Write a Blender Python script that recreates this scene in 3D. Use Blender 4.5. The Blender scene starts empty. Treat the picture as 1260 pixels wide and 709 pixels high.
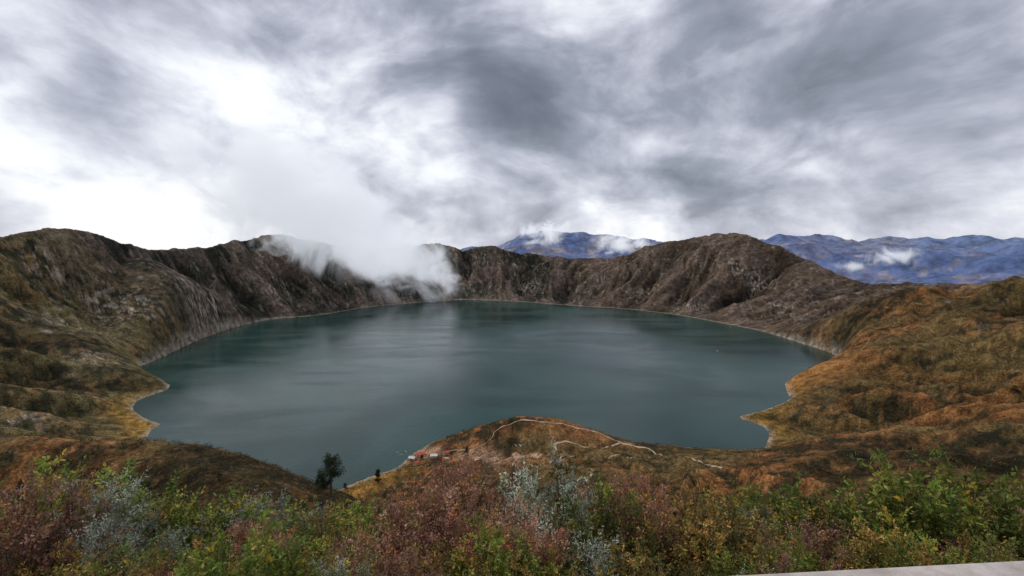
import bpy, math, numpy as np
rng=np.random.default_rng(7)
EYE=385.0
PITCH=math.radians(5.4); F=567.0
cp,sp=math.cos(PITCH),math.sin(PITCH)
def ray(px,py):
    u=(px-630)/F; v=(354.5-py)/F
    return np.array([u,cp+v*sp,-sp+v*cp])
def P(px,py,Y):
    d=ray(px,py); t=Y/d[1]; return (d[0]*t,Y,EYE+d[2]*t)
def W(px,py,z=0.):
    d=ray(px,py); t=(z-EYE)/d[2]; return (d[0]*t,d[1]*t)
def S01(x,a,b):
    t=np.clip((x-a)/(b-a),0,1); return t*t*(3-2*t)
# ---------- noise ----------
_perm=np.random.default_rng(3).permutation(256).astype(np.int32); _perm=np.concatenate([_perm,_perm])
_ga=np.linspace(0,2*np.pi,256,endpoint=False); _gx=np.cos(_ga).astype(np.float32); _gy=np.sin(_ga).astype(np.float32)
def perlin(x,y):
    xf=np.floor(x); yf=np.floor(y); xi=xf.astype(np.int64)&255; yi=yf.astype(np.int64)&255
    fx=x-xf; fy=y-yf; u=fx*fx*fx*(fx*(fx*6-15)+10); v=fy*fy*fy*(fy*(fy*6-15)+10)
    xj=(xi+1)&255; yj=(yi+1)&255
    def g(a,b,dx,dy):
        h=_perm[_perm[a]+b]; return _gx[h]*dx+_gy[h]*dy
    n00=g(xi,yi,fx,fy); n10=g(xj,yi,fx-1,fy); n01=g(xi,yj,fx,fy-1); n11=g(xj,yj,fx-1,fy-1)
    a=n00+u*(n10-n00); b=n01+u*(n11-n01); return (a+v*(b-a))*1.4
def fbm(x,y,o=4,rough=.5):
    s=0;a=1;k=0
    for i in range(o):
        s=s+a*perlin(x*2**i+17.3*i,y*2**i-9.1*i); k+=a; a*=rough
    return s/k
def ridged(x,y,o=4,rough=.5):
    s=0;a=1;k=0
    for i in range(o):
        n=1-np.abs(perlin(x*2**i+31.7*i,y*2**i+5.3*i))*1.6
        s=s+a*n; k+=a; a*=rough
    return s/k
# ---------- shoreline ----------
sh=[(185,530),(200,522),(178,515),(162,503),(170,492),(214,477),(190,462),(168,452),(195,442),(240,420),(280,405),(330,393),(395,388),(450,378),(520,372),(570,368.5),(640,371),(700,376),(770,380),(830,387),(880,396),(940,408),(985,422),(1033,438),(1028,450),(1000,460),(965,470),(968,482),(974,492),(940,505),(904,513),(940,525),(947,535),(942,550),(935,562)]
shore=[W(*p) for p in sh]
shore+=[(400,830),(320,850),(220,868),(130,925),(30,950),(-60,930),(-150,880),(-187,816)]
shore+=[W(490,575),W(450,588),W(410,605),(-353,660),(-450,690),(-600,780),W(178,547)]
def chaikin(p):
    p=np.array(p); q=np.roll(p,-1,0)
    return np.stack([p*.82+q*.18,p*.18+q*.82],1).reshape(-1,2)
shore=chaikin(shore)
C=np.array([0.,1900.])
def shore_sd(x,y):
    best=np.full(x.shape,1e18); ins=np.zeros(x.shape,bool)
    n=len(shore)
    for i in range(n):
        ax,ay=shore[i]; bx,by=shore[(i+1)%n]; dx,dy=bx-ax,by-ay
        t=np.clip(((x-ax)*dx+(y-ay)*dy)/(dx*dx+dy*dy+1e-9),0,1)
        d=(x-ax-t*dx)**2+(y-ay-t*dy)**2
        best=np.minimum(best,d)
        c=((ay>y)!=(by>y))
        if dy!=0: c&=(x<(bx-ax)*(y-ay)/dy+ax)
        ins^=c
    d=np.sqrt(best); return np.where(ins,-d,d)
# ---------- rim ----------
rimpx=[(0,292,1500),(30,287,1560),(60,284,1640),(100,285,1740),(130,289,1840),(150,298,1920),(175,308,2010),(215,307,2200),(260,303,2420),(300,297,2700),(345,290,2950),(400,299,3150),(450,312,3350),(500,302,3500),(540,300,3600),(570,308,3680),(605,303,3750),(640,309,3780),(675,316,3800),(720,319,3800),(755,318,3760),(790,305,3650),(820,297,3560),(860,291,3430),(895,287,3300),(925,292,3160),(960,303,3010),(1000,325,2800),(1030,340,2640),(1060,347,2480),(1110,347,2260),(1160,350,1980),(1210,350,1680),(1260,347,1400)]
rim=[P(*p) for p in rimpx]
r0=1898.5
def rc(x,z): return (x,1900-math.sqrt(r0*r0-x*x),z)
rim+=[(1500,950,300),(1250,560,335),(800,200,365),rc(250,383.3),rc(60,383.3),rc(-60,383.3),rc(-250,383.3),(-800,150,392),(-1300,480,410),(-1650,1000,420)]
rim=np.array(rim)
ra=np.arctan2(rim[:,0]-C[0],rim[:,1]-C[1]); rr_=np.hypot(rim[:,0]-C[0],rim[:,1]-C[1])
o=np.argsort(ra); AA=np.linspace(-np.pi,np.pi,1441)
Rz=np.interp(AA,ra[o],rim[o,2],period=2*np.pi); Rr=np.interp(AA,ra[o],rr_[o],period=2*np.pi)
def psm(a,s):
    k=np.exp(-.5*(np.arange(-4*s,4*s+1)/s)**2); k/=k.sum()
    b=a[:-1]; b=np.concatenate([b[-4*s:],b,b[:4*s]]); c=np.convolve(b,k,'valid'); return np.append(c,c[0])
Rz=psm(Rz,3); Rr=psm(Rr,6)
sa=np.arctan2(shore[:,0]-C[0],shore[:,1]-C[1]); sr=np.hypot(shore[:,0]-C[0],shore[:,1]-C[1]); o=np.argsort(sa)
Sr=psm(np.interp(AA,sa[o],sr[o],period=2*np.pi),24)
# ---------- spurs ----------
def spur(x,y,pts,k,w):
    out=np.full(x.shape,-1e9)
    for a,b in zip(pts[:-1],pts[1:]):
        dx,dy=b[0]-a[0],b[1]-a[1]
        t=np.clip(((x-a[0])*dx+(y-a[1])*dy)/(dx*dx+dy*dy),0,1)
        d=np.hypot(x-a[0]-t*dx,y-a[1]-t*dy)
        out=np.maximum(out,a[2]+(b[2]-a[2])*t-k*(np.sqrt(d*d+w*w)-w))
    return out
def smax(a,b,k):
    h=np.clip(.5+.5*(a-b)/k,0,1); return b+(a-b)*h+k*h*(1-h)
SP1=[(-900,330,300),P(0,540,400),P(100,548,395),P(178,552,385),P(230,559,370),P(285,580,345),P(320,602,322),P(335,617,300)]
SP2=[P(520,554,838),P(560,540,842),P(600,518,858),P(640,507,878),P(690,510,868),P(735,525,845),P(770,542,805),P(830,548,792),P(880,557,790),(470,740,6)]
SP3=[(1400,900,300),P(1230,392,1150),P(1120,425,1170),P(1040,468,1120),P(985,500,1010)]
SP4=[(-1650,1200,400),P(60,400,1320),P(110,440,1200),P(150,468,1160),P(192,472,1225)]
SP5=[P(175,318,1900),P(230,345,1800),P(280,385,1780)]
SP6=[(900,300,330),P(1240,560,420),P(1120,590,470),P(1010,600,560)]
SP7=[(1400,1500,250),P(1180,390,1560),P(1100,407,1600),P(1050,430,1620)]
def height(x,y):
    x=np.asarray(x,float); y=np.asarray(y,float)
    dx=x-C[0]; dy=y-C[1]; a=np.arctan2(dx,dy); r=np.hypot(dx,dy)
    R=np.interp(a,AA,Rr); Z=np.interp(a,AA,Rz); S=np.interp(a,AA,Sr)
    cam=np.hypot(x,y)
    far=S01(cam,40,500)
    Z=Z+far*S01(y,900,1600)*(9*fbm(a*14,a*0+3.3,5,.6)+4*fbm(a*70,a*0+7.3,3,.6))
    t=(r-S)/(R-S); tc=np.clip(t,0.015,1)
    ex=1.6-.35*S01(y,500,1500)
    h=Z*tc**ex
    h=h-62*np.exp(-((x+255)/130)**2-((y-530)/200)**2)
    d=shore_sd(x,y)
    s=a*1500
    wx=fbm(x/300,y/300,3)*90
    g=ridged((s+wx)/290,r/1300+2,4,.5)-.62
    g2=ridged((s+wx*1.4)/85,r/420+9,4,.55)-.62
    env=np.clip(t,0,1)*(1.06-np.clip(t,0,1))*3.6
    rt=S01(x,200,700)*(1-S01(y,1500,2300))
    h=h+far*env*(g*145*S01(y,300,1300)+g*(24+50*rt)+g2*46)
    h=smax(h,spur(x,y,SP1,.9,30)+2*far*fbm(x/40,y/40,3),14)
    h=smax(h,spur(x,y,SP3,.42,50)+22*fbm(x/120,y/120,4),26)
    h=smax(h,spur(x,y,SP4,.5,35)+14*fbm(x/120,y/120,4),22)
    h=smax(h,spur(x,y,SP5,.6,40)+10*fbm(x/120,y/120,3),30)
    h=smax(h,spur(x,y,SP6,.45,40)+8*fbm(x/70,y/70,3),25)
    h=smax(h,spur(x,y,SP7,.45,30)+16*fbm(x/120,y/120,4),22)
    h=h+far*(fbm(x/130,y/130,4)*13*(1+rt)+(ridged(x/260+3,y/260,4)-.62)*55*rt+fbm(x/22,y/22,3,.6)*3.4)*S01(t,-.02,.2)
    h=smax(h,spur(x,y,SP2,.42,16)+2*fbm(x/25,y/25,3),6)
    dd=np.clip(d,0,None)
    m=1-np.exp(-dd/38.)
    h=np.maximum(h,1.)*m+np.minimum(dd*.12,3)*np.exp(-dd/60)
    q=np.clip(r-R-20,0,None)
    out=-150+(h+150)*np.exp(-q/1100)+fbm(x/700,y/700,5)*90*S01(q,0,900)
    h=np.where(r>R,out,h)
    h=np.where(d<0,np.maximum(d*.35,-40)-.3,h)
    h=h+(1-far)*S01(cam,1,8)*fbm(x/6,y/6,3)*.35
    return h,d,t,g,g2
def hz(x,y): return height(np.atleast_1d(x),np.atleast_1d(y))[0]
def hit(px,py,tmin=20,tmax=5000):
    d=ray(px,py); t=np.geomspace(tmin,tmax,3000)
    x,y,z=d[0]*t,d[1]*t,EYE+d[2]*t
    h=hz(x,y); i=np.argmax(h>=z)
    if h[i]<z[i]: i=-1
    return x[i],y[i],h[i]
# ---------- helpers ----------
def link(o,parent=None):
    bpy.context.scene.collection.objects.link(o)
    if parent: o.parent=parent
    return o
def mesh_np(name,V,Fq,mat,col=None,smooth=True,k=4):
    me=bpy.data.meshes.new(name); V=np.asarray(V,np.float32); Fq=np.asarray(Fq,np.int32)
    n=len(Fq); me.vertices.add(len(V)); me.vertices.foreach_set('co',V.ravel())
    me.loops.add(n*k); me.loops.foreach_set('vertex_index',Fq.ravel())
    me.polygons.add(n); me.polygons.foreach_set('loop_start',np.arange(0,n*k,k,dtype=np.int32))
    try: me.polygons.foreach_set('loop_total',np.full(n,k,np.int32))
    except Exception: pass
    me.polygons.foreach_set('use_smooth',np.full(n,smooth,bool))
    if col is not None:
        at=me.color_attributes.new('Col','FLOAT_COLOR','POINT')
        c=np.ones((len(V),4),np.float32); c[:,:3]=col; at.data.foreach_set('color',c.ravel())
    me.update(calc_edges=True); me.validate()
    if mat: me.materials.append(mat)
    return me
class N:
    def __init__(s,nt): s.nt=nt; nt.nodes.clear()
    def n(s,t,**k):
        nd=s.nt.nodes.new(t)
        for a,b in k.items(): setattr(nd,a,b)
        return nd
    def l(s,a,b): s.nt.links.new(a,b)
    def put(s,sock,v):
        if v is None: return
        if hasattr(v,'is_output'): s.l(v,sock)
        else: sock.default_value=v
    def m(s,op,a,b=None,c=None,clamp=False):
        nd=s.n('ShaderNodeMath',operation=op,use_clamp=clamp)
        s.put(nd.inputs[0],a); s.put(nd.inputs[1],b); s.put(nd.inputs[2],c); return nd.outputs[0]
    def vm(s,op,a,b=None,out=0):
        nd=s.n('ShaderNodeVectorMath',operation=op); s.put(nd.inputs[0],a)
        if b is not None: s.put(nd.inputs[1],b)
        return nd.outputs[out]
    def noise(s,vec,scale,detail=4,rough=.5,dist=0,out=0):
        nd=s.n('ShaderNodeTexNoise'); 
        if vec is not None: s.l(vec,nd.inputs['Vector'])
        nd.inputs['Scale'].default_value=scale; nd.inputs['Detail'].default_value=detail
        nd.inputs['Roughness'].default_value=rough; nd.inputs['Distortion'].default_value=dist
        return nd.outputs[out]
    def ramp(s,f,pts,interp='LINEAR'):
        nd=s.n('ShaderNodeValToRGB'); s.l(f,nd.inputs[0]); cr=nd.color_ramp; cr.interpolation=interp
        while len(cr.elements)<len(pts): cr.elements.new(.5)
        for e,(p,c) in zip(cr.elements,pts): e.position=p; e.color=(*c,1) if len(c)==3 else c
        return nd.outputs[0]
    def mr(s,v,a,b,c=0.,d=1.,sm=True):
        nd=s.n('ShaderNodeMapRange',interpolation_type='SMOOTHSTEP' if sm else 'LINEAR')
        s.put(nd.inputs[0],v)
        for i,q in enumerate((a,b,c,d)): s.put(nd.inputs[1+i],q)
        return nd.outputs[0]
    def mix(s,f,a,b,mode='MIX'):
        nd=s.n('ShaderNodeMix',data_type='RGBA',blend_type=mode)
        s.put(nd.inputs[0],f)
        for i,q in ((6,a),(7,b)):
            if isinstance(q,tuple) and len(q)==3: q=(*q,1)
            s.put(nd.inputs[i],q)
        return nd.outputs[2]
def newmat(name):
    m=bpy.data.materials.new(name); m.use_nodes=True; return m,N(m.node_tree)
def finish(b,col,rough=.9,bump=None,spec=.2,bstr=.5,bdist=1.):
    p=b.n('ShaderNodeBsdfPrincipled'); o=b.n('ShaderNodeOutputMaterial')
    if isinstance(col,tuple) and len(col)==3: col=(*col,1)
    b.put(p.inputs['Base Color'],col); b.put(p.inputs['Roughness'],rough); p.inputs['Specular IOR Level'].default_value=spec
    if bump is not None:
        bn=b.n('ShaderNodeBump'); bn.inputs['Strength'].default_value=bstr; bn.inputs['Distance'].default_value=bdist
        b.l(bump,bn.inputs['Height']); b.l(bn.outputs[0],p.inputs['Normal'])
    b.l(p.outputs[0],o.inputs[0]); return p
def simple(name,col,rough=.8,sc=3.,amt=.3):
    m,b=newmat(name); tc=b.n('ShaderNodeTexCoord').outputs['Object']
    f=b.noise(tc,sc,4); c=b.mix(f,tuple(x*(1-amt) for x in col),tuple(min(1,x*(1+amt)) for x in col))
    finish(b,c,rough,f,bdist=.02); return m
# ---------- terrain mesh ----------
rs=[.4]; 
while rs[-1]<4600: rs.append(rs[-1]+min(.0125*rs[-1]+.06,9.))
while rs[-1]<45000: rs.append(rs[-1]*1.05)
rs=np.array(rs)
th=np.concatenate([np.arange(-58,58,.09),np.arange(58,302,2.)])*math.pi/180
nr,nt_=len(rs),len(th)
Rg,Tg=np.meshgrid(rs,th,indexing='ij'); X=(Rg*np.sin(Tg)).ravel(); Y=(Rg*np.cos(Tg)).ravel()
H,D,T,G,G2=height(X,Y)
def A3(c): return np.array(c)[None]
def lerp(a,b,f): return a+(b-a)*f[:,None]
def blob(x,y,c,r): return np.exp(-((x-c[0])**2+(y-c[1])**2)/(r*r))
n1=fbm(X/160,Y/160,5,.55); n2=fbm(X/28+40,Y/28,5,.65); n3=fbm(X/420+7,Y/420-3,3)
n4=fbm(X/7+4,Y/7,3,.6)
sA=np.arctan2(X-C[0],Y-C[1])*1500; wA=fbm(X/90,Y/90,3)*30
n5=ridged((sA+wA)/34,np.hypot(X,Y-1900)/190,4,.6)-.62
near=lerp(np.full((len(X),3),(.105,.072,.028)),A3((.215,.092,.032)),S01(n1*1.1+n3*.8,-.3,.4))
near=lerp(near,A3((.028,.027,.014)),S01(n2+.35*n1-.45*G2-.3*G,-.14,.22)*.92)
near=lerp(near,A3((.30,.17,.07)),S01(n4-.3*n2,.15,.5)*.45)
left=lerp(np.full((len(X),3),(.11,.088,.038)),A3((.18,.11,.048)),S01(n1,-.1,.4))
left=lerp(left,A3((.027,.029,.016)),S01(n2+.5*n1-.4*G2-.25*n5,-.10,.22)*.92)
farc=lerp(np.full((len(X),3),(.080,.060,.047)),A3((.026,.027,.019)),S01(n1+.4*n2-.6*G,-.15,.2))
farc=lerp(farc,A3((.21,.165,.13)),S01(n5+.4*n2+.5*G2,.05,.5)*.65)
farc=lerp(farc,A3((.12,.076,.050)),S01(X+300*n3,200,900)*.5*S01(n1,-.4,.3))
wf_=S01(Y+ .35*np.abs(X)+200*n3,1900,2500)
wl=S01(-X-.2*Y+120*n3,30,330)
col=lerp(near,left,wl*S01(Y,520,800)); col=lerp(col,farc,wf_)
col=col*(1+.85*np.clip(G2,-.5,.45)+1.1*np.clip(G,-.5,.45)+.35*np.clip(n5,-.6,.4)*S01(Y,800,1400))[:,None]*1.1  # relief shading put into the colour: gullies darker, ridges lighter
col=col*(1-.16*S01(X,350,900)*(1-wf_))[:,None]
# rock scars and scree streaks
rock=S01(fbm(X/60+9,Y/60+2,4,.65)-.15*G2+.25*n5,.28,.48)*S01(T,.03,.15)*.6*S01(Y,900,1300)
scree=S01(n5,.20,.34)*S01(fbm(X/190+3,Y/190+8,3),.02,.22)*S01(T,.05,.2)*(1-S01(T,.75,.95))*wf_*.8
rock=np.maximum(rock,scree)
for (px,py,rr2) in [(240,366,85),(262,372,65),(155,378,85),(130,375,65),(100,405,75),(80,400,65),(14,508,40),(120,440,50),(60,330,60),(850,372,90),(935,352,80),(650,355,80),(560,345,70),(740,345,60),(905,330,60),(330,355,60),(960,375,60),(800,360,60)]:
    hx,hy,_=hit(px,py,300)
    rock=np.maximum(rock,blob(X,Y,(hx,hy),rr2)*S01(fbm(X/20,Y/20,4,.7)+n5*.25-G2*.2,-.02,.18))
col=lerp(col,lerp(np.full((len(X),3),(.24,.19,.15)),A3((.50,.44,.37)),S01(n4,-.3,.4)),np.clip(rock,0,1)*.88)
yl=S01(-D,-80,-8)*(D>0)*np.clip(blob(X,Y,W(185,515),190)+.7*blob(X,Y,W(955,520),150)+.7*blob(X,Y,W(985,475),130)+.8*blob(X,Y,W(420,610),150),0,1)
col=lerp(col,lerp(np.full((len(X),3),(.38,.20,.035)),A3((.12,.10,.02)),S01(n2,-.1,.4)),yl*.85)
ct=W(990,472)
col=lerp(col,A3((.38,.18,.055)),np.clip(blob(X,Y,ct,110)*1.3,0,1)*(D>0)*S01(n2,-.5,.1)*.85)
ss=np.exp(-(np.clip(D,0,None)/10)**2)*(D>-3)
col=lerp(col,A3((.36,.31,.245)),ss*.8*S01(n2,-.6,.2))
hp=hit(640,512,300)
pb=np.clip(blob(X,Y,(hp[0]+10,hp[1]-15),75)+.8*blob(X,Y,(130,850),60),0,1)
col=lerp(col,A3((.33,.13,.05)),pb*.8*S01(n2,-.5,.15))
for (px,py,rr2) in [(600,563,22),(625,566,25),(655,560,20),(575,561,22),(530,558,18),(513,556,14)]:
    hx,hy,_=hit(px,py,300); col=lerp(col,A3((.48,.29,.19)),np.clip(blob(X,Y,(hx,hy),rr2)*1.2,0,1)*(D>0)*S01(n4,-.7,0)*.8)
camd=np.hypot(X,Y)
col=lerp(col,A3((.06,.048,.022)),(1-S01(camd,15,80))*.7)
col=np.clip(col,0.004,1)
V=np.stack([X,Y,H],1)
I=np.arange(nr*nt_).reshape(nr,nt_); J=np.roll(I,-1,1)
Fq=np.stack([I[:-1],I[1:],J[1:],J[:-1]],-1).reshape(-1,4)[:, ::-1]
mt,b=newmat('hillside_ground')
pos=b.n('ShaderNodeNewGeometry').outputs['Position']
vc=b.n('ShaderNodeVertexColor',layer_name='Col').outputs[0]
f1=b.noise(pos,.35,6,.65); f2=b.noise(pos,.045,6,.7)
k=b.m('MULTIPLY',b.mr(f1,.3,.72,.4,1.6),b.mr(f2,.3,.7,.45,1.65))
c=b.mix(1.,vc,k,'MULTIPLY')
hh=b.m('ADD',b.m('MULTIPLY',f1,1.8),b.m('MULTIPLY',f2,14.))
finish(b,c,.95,hh,.1,1.,1.)
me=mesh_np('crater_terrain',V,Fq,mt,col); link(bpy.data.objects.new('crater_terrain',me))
# ---------- lake ----------
mw,b=newmat('lake_water'); pos=b.n('ShaderNodeNewGeometry').outputs['Position']
big=b.noise(pos,.0022,4,.55,.8); st=b.vm('MULTIPLY',pos,(.35,1.,1.)); streak=b.noise(st,.006,5,.6,1.)
c=b.mix(b.mr(big,.35,.65),(.008,.032,.028),(.021,.058,.050))
w1=b.noise(pos,.12,4,.6); w2=b.noise(pos,.9,2,.5)
p=finish(b,c,b.mr(streak,.35,.65,.08,.26),b.m('ADD',w1,b.m('MULTIPLY',w2,.15)),.5,.32,1.)
p.inputs['IOR'].default_value=1.33
LA=np.linspace(-np.pi,np.pi,361)[:-1]
Smax=np.interp(LA,sa[np.argsort(sa)],sr[np.argsort(sa)],period=2*np.pi)
Smax=np.maximum(Smax,np.interp(LA,AA,Sr))+55
lv=[(0,1900,0)]+[(Smax[i]*math.sin(LA[i]),1900+Smax[i]*math.cos(LA[i]),0) for i in range(360)]
me=mesh_np('crater_lake',lv,[(0,1+(i+1)%360,1+i) for i in range(360)],mw,k=3); link(bpy.data.objects.new('crater_lake',me))
# ---------- mountains ----------
az=np.radians(np.arange(-8,66,.09)); rm=np.concatenate([np.arange(4700,11000,55),np.arange(11000,17000,120)])
Rg,Tg=np.meshgrid(rm,az,indexing='ij'); mx=(Rg*np.sin(Tg)).ravel(); my=(Rg*np.cos(Tg)).ravel()
azd=np.degrees(Tg).ravel(); mr_=Rg.ravel()
rg=ridged(mx/2600+3,my/2600+1,6,.5); fb=fbm(mx/3500,my/3500,4)
top=np.interp(azd,[-8,-2,1,5,9,14,18,22,25,29,33,37,42,47,66],[200,330,610,650,590,520,470,470,400,470,480,440,470,440,440])
base=-120+ (top+120)*S01(mr_,4900,9200)*(1-.4*S01(mr_,9500,13000))
mh=base+(rg-.72)*600*S01(mr_,4800,7500)*np.where(azd>17,.7,.55)+fb*60
mh=mh+ (fbm(mx/400,my/400,4))*45
q1=fbm(mx/900+5,my/900,5,.6); q2=fbm(mx/230,my/230,4,.6)
mc=lerp(np.full((len(mx),3),(.085,.125,.25)),A3((.16,.17,.25)),S01(q1,-.2,.3))  # blue of aerial haze painted into the base colour
mc=lerp(mc,A3((.34,.27,.24)),S01(q2+q1*.5,.05,.45)*.6)  # brown sunlit patches painted in
mc=lerp(mc,A3((.23,.30,.43)),S01(mr_,7500,12500)*.75)  # painted haze, paler and bluer with distance
mmat,b=newmat('mountain_rock_haze'); pos=b.n('ShaderNodeNewGeometry').outputs['Position']
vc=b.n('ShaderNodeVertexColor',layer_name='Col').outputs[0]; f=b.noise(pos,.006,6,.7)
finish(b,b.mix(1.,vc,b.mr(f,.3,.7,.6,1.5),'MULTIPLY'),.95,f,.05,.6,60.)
I=np.arange(len(mx)).reshape(len(rm),len(az))
Fq=np.stack([I[:-1,:-1],I[:-1,1:],I[1:,1:],I[1:,:-1]],-1).reshape(-1,4)
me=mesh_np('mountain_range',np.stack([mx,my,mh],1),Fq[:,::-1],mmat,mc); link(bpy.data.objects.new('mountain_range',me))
# ---------- trails ----------
mtr=simple('trail_dirt',(.42,.31,.22),.95,.2,.25)
def trail(pts,w):
    P3=np.array([hit(px,py,300) for px,py in pts])[:,:2]
    seg=np.hypot(*np.diff(P3,axis=0).T); s=np.concatenate([[0],np.cumsum(seg)]); n=int(s[-1]/3)+2
    ss_=np.linspace(0,s[-1],n); xy=np.stack([np.interp(ss_,s,P3[:,0]),np.interp(ss_,s,P3[:,1])],1)
    for _ in range(4): xy[1:-1]=(xy[:-2]+2*xy[1:-1]+xy[2:])/4
    tg=np.gradient(xy,axis=0); nn=np.stack([-tg[:,1],tg[:,0]],1)/(np.hypot(*tg.T)[:,None]+1e-6)
    xy=xy+nn*(1.2*np.sin(ss_/9.)+.8*np.sin(ss_/3.7+1))[:,None]
    ww=w*(1+.35*np.sin(ss_/17.)+.3*np.sin(ss_/5.))[:,None]
    rows=[xy+nn*ww*k for k in (-.5,-.17,.17,.5)]
    vv=[]
    for r_ in rows: vv.append(np.column_stack([r_,hz(r_[:,0],r_[:,1])+.4]))
    vv=np.stack(vv,1).reshape(-1,3); I=np.arange(len(vv)).reshape(-1,4)
    Fq=np.stack([I[:-1,:-1],I[:-1,1:],I[1:,1:],I[1:,:-1]],-1).reshape(-1,4)
    me=mesh_np('dirt_trail',vv,Fq[:,::-1],mtr); link(bpy.data.objects.new('dirt_trail',me))
trail([(890,576),(850,564),(800,553),(762,545),(738,533),(700,524),(660,519),(640,517)],3.)
trail([(762,545),(735,551),(712,548),(695,544),(682,545),(686,555),(665,562),(640,564),(610,564),(580,565),(545,563)],3.)
trail([(640,517),(610,530),(600,545),(585,553),(550,557)],1.3)
trail([(686,555),(720,562),(760,560),(800,566)],1.8)
# ---------- leaf helpers ----------
def leaves(cent,size,width,updir=None,up=.5):
    n=len(cent); d=rng.normal(size=(n,3)); 
    if updir is not None: d=d*(1-up)+updir*up*1.6
    else: d[:,2]+=up
    d/=np.linalg.norm(d,axis=1)[:,None]
    s=np.cross(d,rng.normal(size=(n,3))); s/=np.linalg.norm(s,axis=1)[:,None]
    L=(size*rng.uniform(.6,1.3,n))[:,None]; w=L*width
    v=np.stack([cent,cent+d*L*.5+s*w*.5,cent+d*L,cent+d*L*.5-s*w*.5],1).reshape(-1,3)
    return v,np.arange(4*n).reshape(n,4)
def tube(pts,r0_,r1_,sides=4):
    pts=np.array(pts); n=len(pts); t=np.gradient(pts,axis=0); t/=np.linalg.norm(t,axis=1)[:,None]+1e-9
    a=np.cross(t,[.3,.9,.1]); a/=np.linalg.norm(a,axis=1)[:,None]+1e-9; b_=np.cross(t,a)
    r=np.linspace(r0_,r1_,n)[:,None]; v=[]
    for k_ in range(sides):
        an=2*np.pi*k_/sides; v.append(pts+r*(a*math.cos(an)+b_*math.sin(an)))
    v=np.stack(v,1).reshape(-1,3); I=np.arange(n*sides).reshape(n,sides); J=np.roll(I,-1,1)
    return v,np.stack([I[:-1],J[:-1],J[1:],I[1:]],-1).reshape(-1,4)
def leafmat(name,tr=.3):
    m,b=newmat(name); vc=b.n('ShaderNodeVertexColor',layer_name='Col').outputs[0]
    oi=b.n('ShaderNodeObjectInfo').outputs['Random']
    c=b.mix(1.,vc,b.mr(oi,0.,1.,.75,1.4,False),'MULTIPLY')
    d=b.n('ShaderNodeBsdfPrincipled'); b.l(c,d.inputs['Base Color']); d.inputs['Roughness'].default_value=.6; d.inputs['Specular IOR Level'].default_value=.3
    t=b.n('ShaderNodeBsdfTranslucent'); b.l(c,t.inputs[0]); mx_=b.n('ShaderNodeMixShader'); mx_.inputs[0].default_value=tr
    b.l(d.outputs[0],mx_.inputs[1]); b.l(t.outputs[0],mx_.inputs[2]); o=b.n('ShaderNodeOutputMaterial'); b.l(mx_.outputs[0],o.inputs[0]); return m
ML=leafmat('foliage')
def shrub(name,h,spread,stems,twigs,lpt,ls,lw,cols,stemc,flower=None,ffrac=0.,up=.4,upright=.5):
    VV=[];FF=[];CC=[];off=0
    def add(v,f,c):
        nonlocal off
        VV.append(v); FF.append(f+off); CC.append(c if np.ndim(c)==2 else np.tile(c,(len(v),1))); off+=len(v)
    cols=np.array(cols)
    for i in range(stems):
        a=rng.uniform(0,2*np.pi); rad=spread*math.sqrt(rng.uniform(0,1)); hh_=h*rng.uniform(.55,1.12)*(1-.35*(rad/spread)**2)
        tt=np.linspace(0,1,7)[:,None]
        tip=np.array([math.cos(a)*rad,math.sin(a)*rad,hh_]); bx=np.array([math.cos(a)*rad*.25,math.sin(a)*rad*.25,-.15])
        mid=np.array([math.cos(a)*rad*.85,math.sin(a)*rad*.85,hh_*.5])+rng.normal(0,.05,3)
        cur=(1-tt)**2*bx+2*tt*(1-tt)*mid+tt**2*tip
        add(*tube(cur,.007*h,.002),np.array(stemc)*rng.uniform(.7,1.2))
        sb=rng.uniform(.6,1.45)
        for j in range(twigs):
            u=rng.uniform(.3,1.); k_=u*6; i0=min(int(k_),5); base=cur[i0]+(cur[i0+1]-cur[i0])*(k_-i0)
            dr=rng.normal(size=3)*.6+np.array([math.cos(a)*.4,math.sin(a)*.4,upright+.3]); dr/=np.linalg.norm(dr)
            L=h*rng.uniform(.10,.24); end=base+dr*L; m2=(base+end)/2+rng.normal(0,.015,3)
            tw=np.array([base,m2,end]); add(*tube(tw,.0028,.0012,3),np.array(stemc)*rng.uniform(.7,1.3))
            n=rng.integers(int(lpt*.6),int(lpt*1.4)+1); q=rng.uniform(.1,1.05,n)[:,None]
            cent=base+(end-base)*q+rng.normal(0,.012*h,(n,3))
            v,f=leaves(cent,ls,lw,dr,up)
            ci=cols[rng.integers(0,len(cols))]*sb
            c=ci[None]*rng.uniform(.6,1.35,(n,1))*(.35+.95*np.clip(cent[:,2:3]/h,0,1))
            if flower is not None:
                if rng.uniform()<ffrac:
                    sel=q[:,0]>.8; c[sel]=np.array(flower)*rng.uniform(.8,1.1)
            add(v,f,np.repeat(c,4,0))
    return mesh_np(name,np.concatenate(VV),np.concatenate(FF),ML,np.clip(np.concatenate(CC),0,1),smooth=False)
br=(.13,.08,.05)
GREEN=[(.11,.155,.022),(.14,.17,.03),(.08,.125,.02),(.20,.19,.035)]
GREY=[(.19,.23,.17),(.25,.28,.22),(.15,.18,.13),(.30,.31,.25)]
RED=[(.31,.16,.115),(.38,.22,.17),(.24,.12,.085),(.33,.15,.065),(.22,.16,.06)]
OCH=[(.29,.20,.045),(.21,.17,.04),(.36,.20,.055),(.14,.14,.035)]
DK=[(.055,.08,.02),(.08,.10,.025),(.12,.11,.03)]
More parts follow.
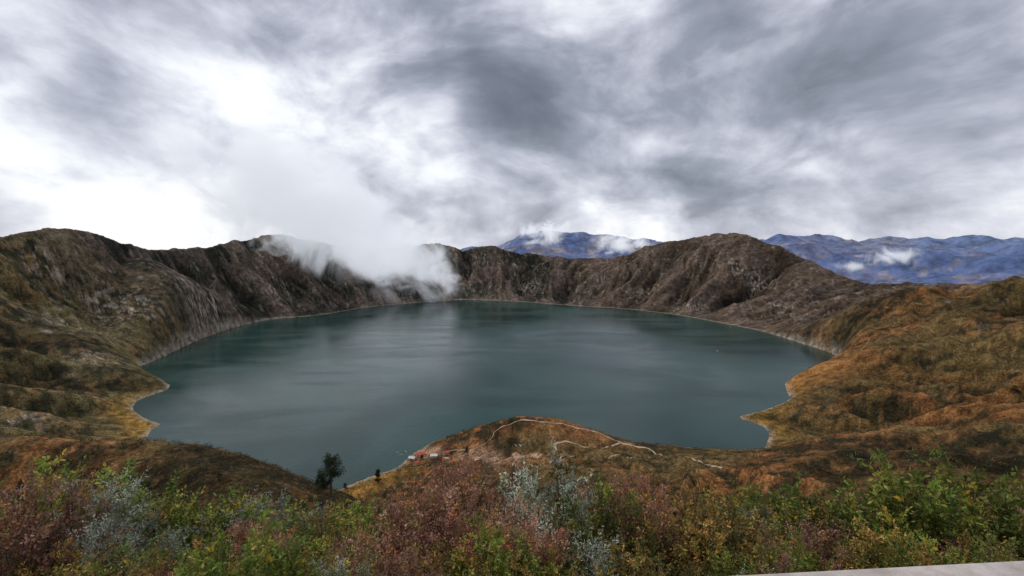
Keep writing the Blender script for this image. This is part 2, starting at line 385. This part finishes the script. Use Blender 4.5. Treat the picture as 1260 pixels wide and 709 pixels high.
protos={
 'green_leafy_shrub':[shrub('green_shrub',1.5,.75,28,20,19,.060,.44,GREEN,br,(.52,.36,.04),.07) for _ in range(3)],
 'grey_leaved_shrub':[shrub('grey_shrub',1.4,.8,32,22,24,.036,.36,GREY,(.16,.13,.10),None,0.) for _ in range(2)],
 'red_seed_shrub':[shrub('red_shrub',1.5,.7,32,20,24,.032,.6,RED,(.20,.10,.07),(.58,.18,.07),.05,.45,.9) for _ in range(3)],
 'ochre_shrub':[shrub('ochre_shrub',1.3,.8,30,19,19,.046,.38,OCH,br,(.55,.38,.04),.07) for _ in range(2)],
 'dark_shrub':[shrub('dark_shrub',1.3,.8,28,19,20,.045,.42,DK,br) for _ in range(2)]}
def grass(name,h,n,cols):
    V_=[];Fs=[];C_=[];off=0
    for i in range(n):
        a=rng.uniform(0,2*np.pi); l=h*rng.uniform(.5,1.1); lean=rng.uniform(.1,.6)*l; b0=rng.normal(0,.06,2)
        q=np.linspace(0,1,4); pts=np.stack([b0[0]+math.cos(a)*lean*q**1.7,b0[1]+math.sin(a)*lean*q**1.7,l*q-.35*lean*q**3-.05],1)
        sd=np.array([-math.sin(a),math.cos(a),0])*.004; w=np.array([1,.9,.6,.08])[:,None]
        v=np.stack([pts-sd*w,pts+sd*w],1).reshape(-1,3); f=np.array([[0,1,3,2],[2,3,5,4],[4,5,7,6]])+off
        c=np.array(cols[rng.integers(0,len(cols))])*rng.uniform(.7,1.3); V_.append(v);Fs.append(f);C_.append(np.tile(c,(8,1)));off+=8
    return mesh_np(name,np.concatenate(V_),np.concatenate(Fs),ML,np.concatenate(C_),smooth=False)
gr=[grass('grass',.55,220,[(.22,.16,.06),(.16,.14,.04),(.12,.12,.03),(.24,.14,.07)]) for _ in range(3)]
def place(kind,x,y,sc,sz=1.):
    me=protos[kind][rng.integers(0,len(protos[kind]))] if kind in protos else gr[rng.integers(0,3)]
    o=bpy.data.objects.new(kind,me); o.location=(x,y,float(hz(x,y)[0])-.05); o.rotation_euler=(rng.normal(0,.08),rng.normal(0,.08),rng.uniform(0,6.28)); o.scale=(sc,sc,sc*sz); link(o)
def key(kind,px,dist,sc,sz=1.):
    place(kind,(px-630)/F*dist,dist,sc,sz)
key('red_seed_shrub',520,3.9,.85,.95); key('red_seed_shrub',480,4.5,.8,.85); key('red_seed_shrub',600,4.0,.75,.95); key('red_seed_shrub',555,5.1,1.05,1.0)
key('grey_leaved_shrub',665,4.4,.95,1.1); key('grey_leaved_shrub',330,5.2,.85); key('grey_leaved_shrub',60,4.2,.8); key('grey_leaved_shrub',95,3.9,.65)
key('red_seed_shrub',10,3.9,.8,1.05); key('green_leafy_shrub',-10,4.6,.9,1.); key('red_seed_shrub',815,4.8,.8,1.1); key('ochre_shrub',850,4.6,.95)
key('green_leafy_shrub',730,4.4,.7); key('green_leafy_shrub',1170,4.3,.9,1.0); key('green_leafy_shrub',1235,4.1,.85,1.05); key('ochre_shrub',1110,4.8,.9,.9); key('green_leafy_shrub',1010,4.8,.9,.9)
key('ochre_shrub',940,4.7,.9); key('green_leafy_shrub',230,4.6,.7); key('ochre_shrub',150,4.8,.85); key('ochre_shrub',390,4.4,.75); key('red_seed_shrub',640,3.5,.6)
key('dark_shrub',770,4.2,.75); key('dark_shrub',705,5.3,1.05,1.1); key('green_leafy_shrub',430,3.9,.6)
kinds=list(protos)
for i in range(180):
    r=4.6+18*rng.uniform()**1.5; a=rng.uniform(-.98,.98); x=r*math.tan(a)*.9 if abs(a)<.9 else r*math.sin(a)*1.3
    kd=rng.choice(kinds,p=[.24,.11,.18,.29,.18]); place(kd,x,r,rng.uniform(.5,.86)*(1+.02*r),rng.uniform(.75,1.))
for i in range(60):
    r=rng.uniform(2.5,4.2); u=rng.uniform(-1.15,1.15); kd=rng.choice(kinds,p=[.28,.06,.28,.28,.10]); place(kd,r*u,r,rng.uniform(.36,.58)*(r/3.2)**.5,rng.uniform(.8,1.05))
for i in range(24):
    r=rng.uniform(2.8,9); u=rng.uniform(-1.1,1.1); place('grass_tuft',r*u,r,rng.uniform(.7,1.2))
# ---------- hillside shrubs (one mass) ----------
M=90000; r=np.exp(rng.uniform(math.log(18),math.log(1700),M)); a=rng.uniform(-.95,.95,M); sx=r*np.sin(a); sy=r*np.cos(a)
h_,d_,t_,_,_=height(sx,sy); nn=fbm(sx/28+40,sy/28,4,.6)+.35*fbm(sx/160,sy/160,5,.55)
keep=(d_>8)&(t_<1.05)&(rng.uniform(-.35,.35,M)<nn+.12)
sx,sy,sz_,r=sx[keep],sy[keep],h_[keep],r[keep]; n=len(sx)
size=rng.uniform(.5,1.5,n)*(.8+np.clip(r/400,0,1.6)); K=24
cen=np.stack([sx,sy,sz_],1)[:,None,:]+rng.normal(size=(n,K,3))*(size[:,None,None]*np.array([.5,.5,.3]))+np.array([0,0,.35])*size[:,None,None]
v,f=leaves(cen.reshape(-1,3),1.,.6); 
v=v.reshape(-1,4,3); c0=v[:,:1]; v=c0+(v-c0)*np.repeat(size*.42,K)[:,None,None]; v=v.reshape(-1,3)
pal=np.array([(.045,.048,.016),(.06,.056,.018),(.03,.032,.014),(.15,.092,.035),(.21,.105,.035),(.11,.09,.03)])
cc=pal[rng.integers(0,6,n)]*rng.uniform(.7,1.2,(n,1)); cc=np.repeat(cc,K*4,0)*np.repeat(rng.uniform(.6,1.4,n*K),4)[:,None]
me=mesh_np('hillside_shrubs',v,f,ML,cc,smooth=False); link(bpy.data.objects.new('hillside_shrubs',me))
# ---------- trees ----------
mbark=simple('bark',(.10,.075,.05))
def tree(px,py,h,wd=.28,dark=1.):
    x,y,z=hit(px,py,100); root=bpy.data.objects.new('tree',None); root.location=(x,y,z-.3); link(root)
    V_=[];Fs=[];off=0; tr=np.array([[0,0,0],[.02*h,0,.3*h],[0,.02*h,.6*h],[0,0,.95*h]]); v,f=tube(tr,.03*h,.005*h,7); V_.append(v);Fs.append(f);off+=len(v); cl=[]
    for i in range(26):
        u=rng.uniform(.22,.97); b0=np.array([0,0,u*h]); an=rng.uniform(0,6.28); L=wd*h*(1.1-.75*u)*rng.uniform(.6,1.25)
        e=b0+np.array([math.cos(an)*L,math.sin(an)*L,.35*L]); v,f=tube([b0,(b0+e)/2+[0,0,.03*h],e],.009*h,.003*h,4); V_.append(v);Fs.append(f+off);off+=len(v)
        for q in (.55,.8,1.): cl.append(b0+(e-b0)*q)
    me=mesh_np('trunk',np.concatenate(V_),np.concatenate(Fs),mbark); link(bpy.data.objects.new('trunk',me),root)
    cl=np.array(cl+[[0,0,h*.97]]); c=cl[:,None]+rng.normal(size=(len(cl),60,3))*h*.042; ll=rng.uniform(.6,1.3,len(cl))
    v,f=leaves(c.reshape(-1,3),h*.035,.5); co=np.repeat(np.repeat(ll,60)[:,None]*np.array([[.022,.034,.012]])*dark,4,0)
    me=mesh_np('crown',v,f,ML,co,smooth=False); link(bpy.data.objects.new('crown',me),root)
tree(407,609,33,.36); tree(465,596,24,.24); tree(395,607,16,.3); tree(180,617,14,.5); tree(225,622,11,.5); tree(575,560,13,.4)
for px,py,h in [(85,345,20),(365,365,20),(185,400,16),(1248,487,14),(425,604,12),(520,568,12),(545,572,11),(270,590,6)]: tree(px,py,h,.4)
# ---------- huts ----------
def box(V_,Fs,c,s):
    o_=len(V_); 
    for dz in (-1,1):
        for dx,dy in ((-1,-1),(1,-1),(1,1),(-1,1)): V_.append((c[0]+dx*s[0]/2,c[1]+dy*s[1]/2,c[2]+dz*s[2]/2))
    for q in ((0,3,2,1),(4,5,6,7),(0,1,5,4),(1,2,6,5),(2,3,7,6),(3,0,4,7)): Fs.append(tuple(o_+k for k in q))
def part(name,boxes,mat,par):
    V_=[];Fs=[]
    for c,s in boxes: box(V_,Fs,c,s)
    me=bpy.data.meshes.new(name); me.from_pydata(V_,[],Fs); me.materials.append(mat); return link(bpy.data.objects.new(name,me),par)
wallm=simple('plaster',(.55,.48,.4)); roofr=simple('roof_red',(.45,.10,.07)); roofw=simple('roof_pale',(.65,.62,.58)); darkm=simple('dark_glass',(.03,.035,.04),.3)
def hut(px,py,L,wd,rot,rm_):
    x,y,z=hit(px,py,300); e=bpy.data.objects.new('lakeside_hut',None); e.location=(x,y,z+.4); e.rotation_euler=(0,0,rot); e.scale=(1.3,1.3,1.3); link(e)
    part('walls',[((0,0,1.2),(L,wd,3.6))],wallm,e)
    part('windows',[((-L*.3,-wd/2-.02,1.7),(1.2,.08,1)),((L*.3,-wd/2-.02,1.7),(1.2,.08,1))],darkm,e)
    part('door',[((0,-wd/2-.02,1.05),(1.1,.08,2.1))],darkm,e)
    a=wd/2+.5; l=L/2+.5; me=bpy.data.meshes.new('roof')
    me.from_pydata([(-l,-a,2.9),(l,-a,2.9),(l,a,2.9),(-l,a,2.9),(-l,0,5.),(l,0,5.)],[],[(0,1,5,4),(2,3,4,5),(0,4,3),(1,2,5),(0,3,2,1)]); me.materials.append(rm_); link(bpy.data.objects.new('roof',me),e)
hut(518,561,12,7,.3,roofr); hut(507,566,8,5,-.2,roofw); hut(534,563,9,6,.1,roofw); hut(549,559,8,5,.4,roofr); hut(512,572,7,5,.9,roofr)
# boats
def boat(px,py,L):
    x,y=W(px,py); e=bpy.data.objects.new('small_boat',None); e.location=(x,y,.1); e.rotation_euler=(0,0,rng.uniform(0,3)); link(e)
    st=[(-.5,.12),(-.3,.17),(0,.2),(.25,.16),(.42,.08),(.5,.01)]; V_=[]
    for s,w in st: V_+=[(s*L,-w*L,.09*L),(s*L,-w*L*.5,-.02*L),(s*L,w*L*.5,-.02*L),(s*L,w*L,.09*L)]
    Fs=[(4*i+k_,4*i+k_+1,4*i+k_+5,4*i+k_+4) for i in range(5) for k_ in range(3)]+[(0,3,2,1)]
    me=bpy.data.meshes.new('hull'); me.from_pydata(V_,[],Fs); me.materials.append(boatm); link(bpy.data.objects.new('hull',me),e)
    part('seats',[((-.2*L,0,.06*L),(.08*L,.3*L,.015*L)),((.1*L,0,.06*L),(.08*L,.3*L,.015*L))],darkm,e)
boatm=simple('boat_white',(.8,.8,.78))
boat(883,432,12); boat(499,556,6); boat(493,560,5); boat(489,557,5)
# ---------- concrete ledge ----------
mc_,b=newmat('concrete'); tc=b.n('ShaderNodeTexCoord').outputs['Object']; f=b.noise(tc,9,8,.65); f2=b.noise(tc,90,3)
finish(b,b.mix(b.mr(f,.3,.7),(.33,.29,.27),(.52,.47,.44)),.9,b.m('ADD',f,f2),.2,.3,.01)
bme=bpy.data.meshes.new('concrete_parapet'); V_=[];Fs=[]; box(V_,Fs,(2.6,0,-.06),(5.2,.34,.12)); box(V_,Fs,(2.6,-.01,-.82),(5.1,.24,1.4)); bme.from_pydata(V_,[],Fs); bme.materials.append(mc_)
led=link(bpy.data.objects.new('concrete_parapet',bme)); led.location=(.30,1.29-.17,EYE-1.0); led.rotation_euler=(0,0,.07)
bv=led.modifiers.new('b','BEVEL'); bv.width=.012; bv.segments=3
# ---------- mist volumes ----------
def cloud(c,s,dens,scale,bias=.0,em=.5,rot=0.,name='low_cloud',sr=1.,fw=1.3,nw=4.5):
    import bmesh
    bm=bmesh.new(); bmesh.ops.create_icosphere(bm,subdivisions=3,radius=1.); me=bpy.data.meshes.new(name); bm.to_mesh(me); bm.free()
    m,b=newmat('cloud_vapour_glow'); tc=b.n('ShaderNodeTexCoord').outputs['Object']; pos=b.n('ShaderNodeNewGeometry').outputs['Position']
    rad=b.vm('LENGTH',tc,out=1); nz=b.noise(pos,scale,6,.62,.8)
    fall=b.m('SUBTRACT',1.,rad)
    dn=b.m('ADD',b.m('MULTIPLY',b.m('SUBTRACT',nz,.5),nw),b.m('SUBTRACT',b.m('MULTIPLY',fall,fw),.55-bias))
    dn=b.m('MULTIPLY',b.mr(dn,0.,.9),dens)
    dn=b.m('MULTIPLY',dn,b.mr(fall,0.,.25))
    v=b.n('ShaderNodeVolumePrincipled'); v.inputs['Color'].default_value=(.97,.98,1,1); b.l(dn,v.inputs['Density'])
    v.inputs['Emission Color'].default_value=(.88,.92,1,1); b.l(b.m('MULTIPLY',dn,em),v.inputs['Emission Strength'])  # added glow stands in for multiple scattering inside the cloud
    o=b.n('ShaderNodeOutputMaterial'); b.l(v.outputs[0],o.inputs['Volume'])
    try: m.cycles.volume_step_rate=sr
    except Exception as e: print(e)
    me.materials.append(m); ob=link(bpy.data.objects.new(name,me)); ob.location=c; ob.scale=s; ob.rotation_euler=(0,rot,0)
p=P(385,258,3050); cloud(p,(1150,520,460),.010,.0030,.32,.40,.5,sr=.6)
p=P(485,312,3100); cloud(p,(580,280,290),.009,.0055,.26,.45,.45,sr=.6)
p=P(325,303,2800); cloud(p,(340,170,140),.008,.009,.08,.45,0.,sr=.6)
for px,py,Yd,sx_,sz_ in [(1108,320,5600,460,220),(1240,335,5600,440,140),(1050,328,5700,340,110),(672,286,7200,560,280),(765,300,7200,600,240)]:
    cloud(P(px,py,Yd),(sx_,320,sz_),.008,.0042,.18,.48,sr=1.)
# ---------- world ----------
w=bpy.data.worlds.new('World'); bpy.context.scene.world=w; w.use_nodes=True; b=N(w.node_tree)
SE,SA=math.radians(50),math.radians(-62)
sky=b.n('ShaderNodeTexSky',sky_type='NISHITA',sun_disc=False,sun_elevation=SE,sun_rotation=SA)
tc=b.n('ShaderNodeTexCoord').outputs['Generated']
def scl(v,k):
    q=b.vm('SCALE',v); q.node.inputs['Scale'].default_value=k; return q
def off(v,o): return b.vm('ADD',v,o)
v1=b.vm('MULTIPLY',tc,(1.,1.,1.7))
wv=scl(b.vm('SUBTRACT',b.noise(v1,2.,2,.5,out=1),(.5,.5,.5)),.25)
vw=b.vm('ADD',v1,wv)
B1=b.noise(v1,1.6,3,.5)
B0=b.noise(vw,3.2,7,.58)
E1=b.noise(vw,6.5,5,.58,.3); E2=b.noise(off(vw,(-.02,0.,.055)),6.5,3,.5,.3); E0=b.noise(vw,6.5,3,.5,.3)
dens=b.m('ADD',b.m('MULTIPLY',b.m('SUBTRACT',B1,.5),.8),b.m('MULTIPLY',b.m('SUBTRACT',B0,.5),1.7))
dens=b.m('ADD',dens,b.m('MULTIPLY',b.m('SUBTRACT',E2,E0),1.2))
dens=b.m('ADD',dens,b.m('MULTIPLY',b.m('SUBTRACT',E1,.5),.85))
dw=scl(b.vm('SUBTRACT',b.noise(tc,3.4,4,.58,out=1),(.5,.5,.5)),.42)
dirn=b.vm('NORMALIZE',b.vm('ADD',tc,dw))
dens=b.m('ADD',dens,.96)
for px,py,deg,wt in [(700,160,12,.22),(850,120,9,.12),(980,200,11,.24),(1160,130,10,.12),(120,180,14,-.22),(300,210,11,-.14),(250,60,10,.16),(20,30,8,.08),(480,230,9,-.12),(860,290,13,-.16),(1240,250,12,-.16),(1180,30,10,-.06),(640,280,9,-.16),(330,110,7,-.10),(620,190,7,.14),(560,50,9,.08)]:
    d=ray(px,py); d/=np.linalg.norm(d)
    dt=b.vm('DOT_PRODUCT',dirn,tuple(d),out=1)
    dens=b.m('ADD',dens,b.mr(dt,math.cos(math.radians(deg*1.6)),1.,0.,wt))
colr=b.ramp(b.mr(dens,.45,2.05,0.,1.,False),[(0.,(1.,1.,1.)),(.13,(.90,.915,.95)),(.25,(.68,.70,.78)),(.38,(.47,.49,.575)),(.52,(.30,.325,.39)),(.75,(.18,.20,.245)),(1.,(.12,.14,.18))])
skyc=b.n('ShaderNodeVectorMath',operation='SCALE'); b.l(sky.outputs[0],skyc.inputs[0]); skyc.inputs['Scale'].default_value=.1
fin=b.mix(.94,skyc.outputs[0],colr)
bg=b.n('ShaderNodeBackground'); b.l(fin,bg.inputs[0]); bg.inputs[1].default_value=1.1; o=b.n('ShaderNodeOutputWorld'); b.l(bg.outputs[0],o.inputs[0])
# ---------- sun ----------
sl=bpy.data.lights.new('sun','SUN'); sl.energy=1.5; sl.angle=math.radians(10); sl.color=(1,.93,.82); so=link(bpy.data.objects.new('sun',sl))
from mathutils import Vector
sd=Vector((math.cos(SE)*math.sin(SA),math.cos(SE)*math.cos(SA),math.sin(SE))); so.rotation_euler=sd.to_track_quat('Z','Y').to_euler()
# ---------- camera ----------
cd=bpy.data.cameras.new('camera'); cd.sensor_width=36; cd.lens=36*F/1260; cd.clip_start=.05; cd.clip_end=100000
co=link(bpy.data.objects.new('camera',cd)); co.location=(0,0,EYE); co.rotation_euler=(math.pi/2-PITCH,0,0)
sc=bpy.context.scene; sc.camera=co; sc.view_settings.view_transform='Standard'; sc.view_settings.look='None'; sc.view_settings.exposure=0
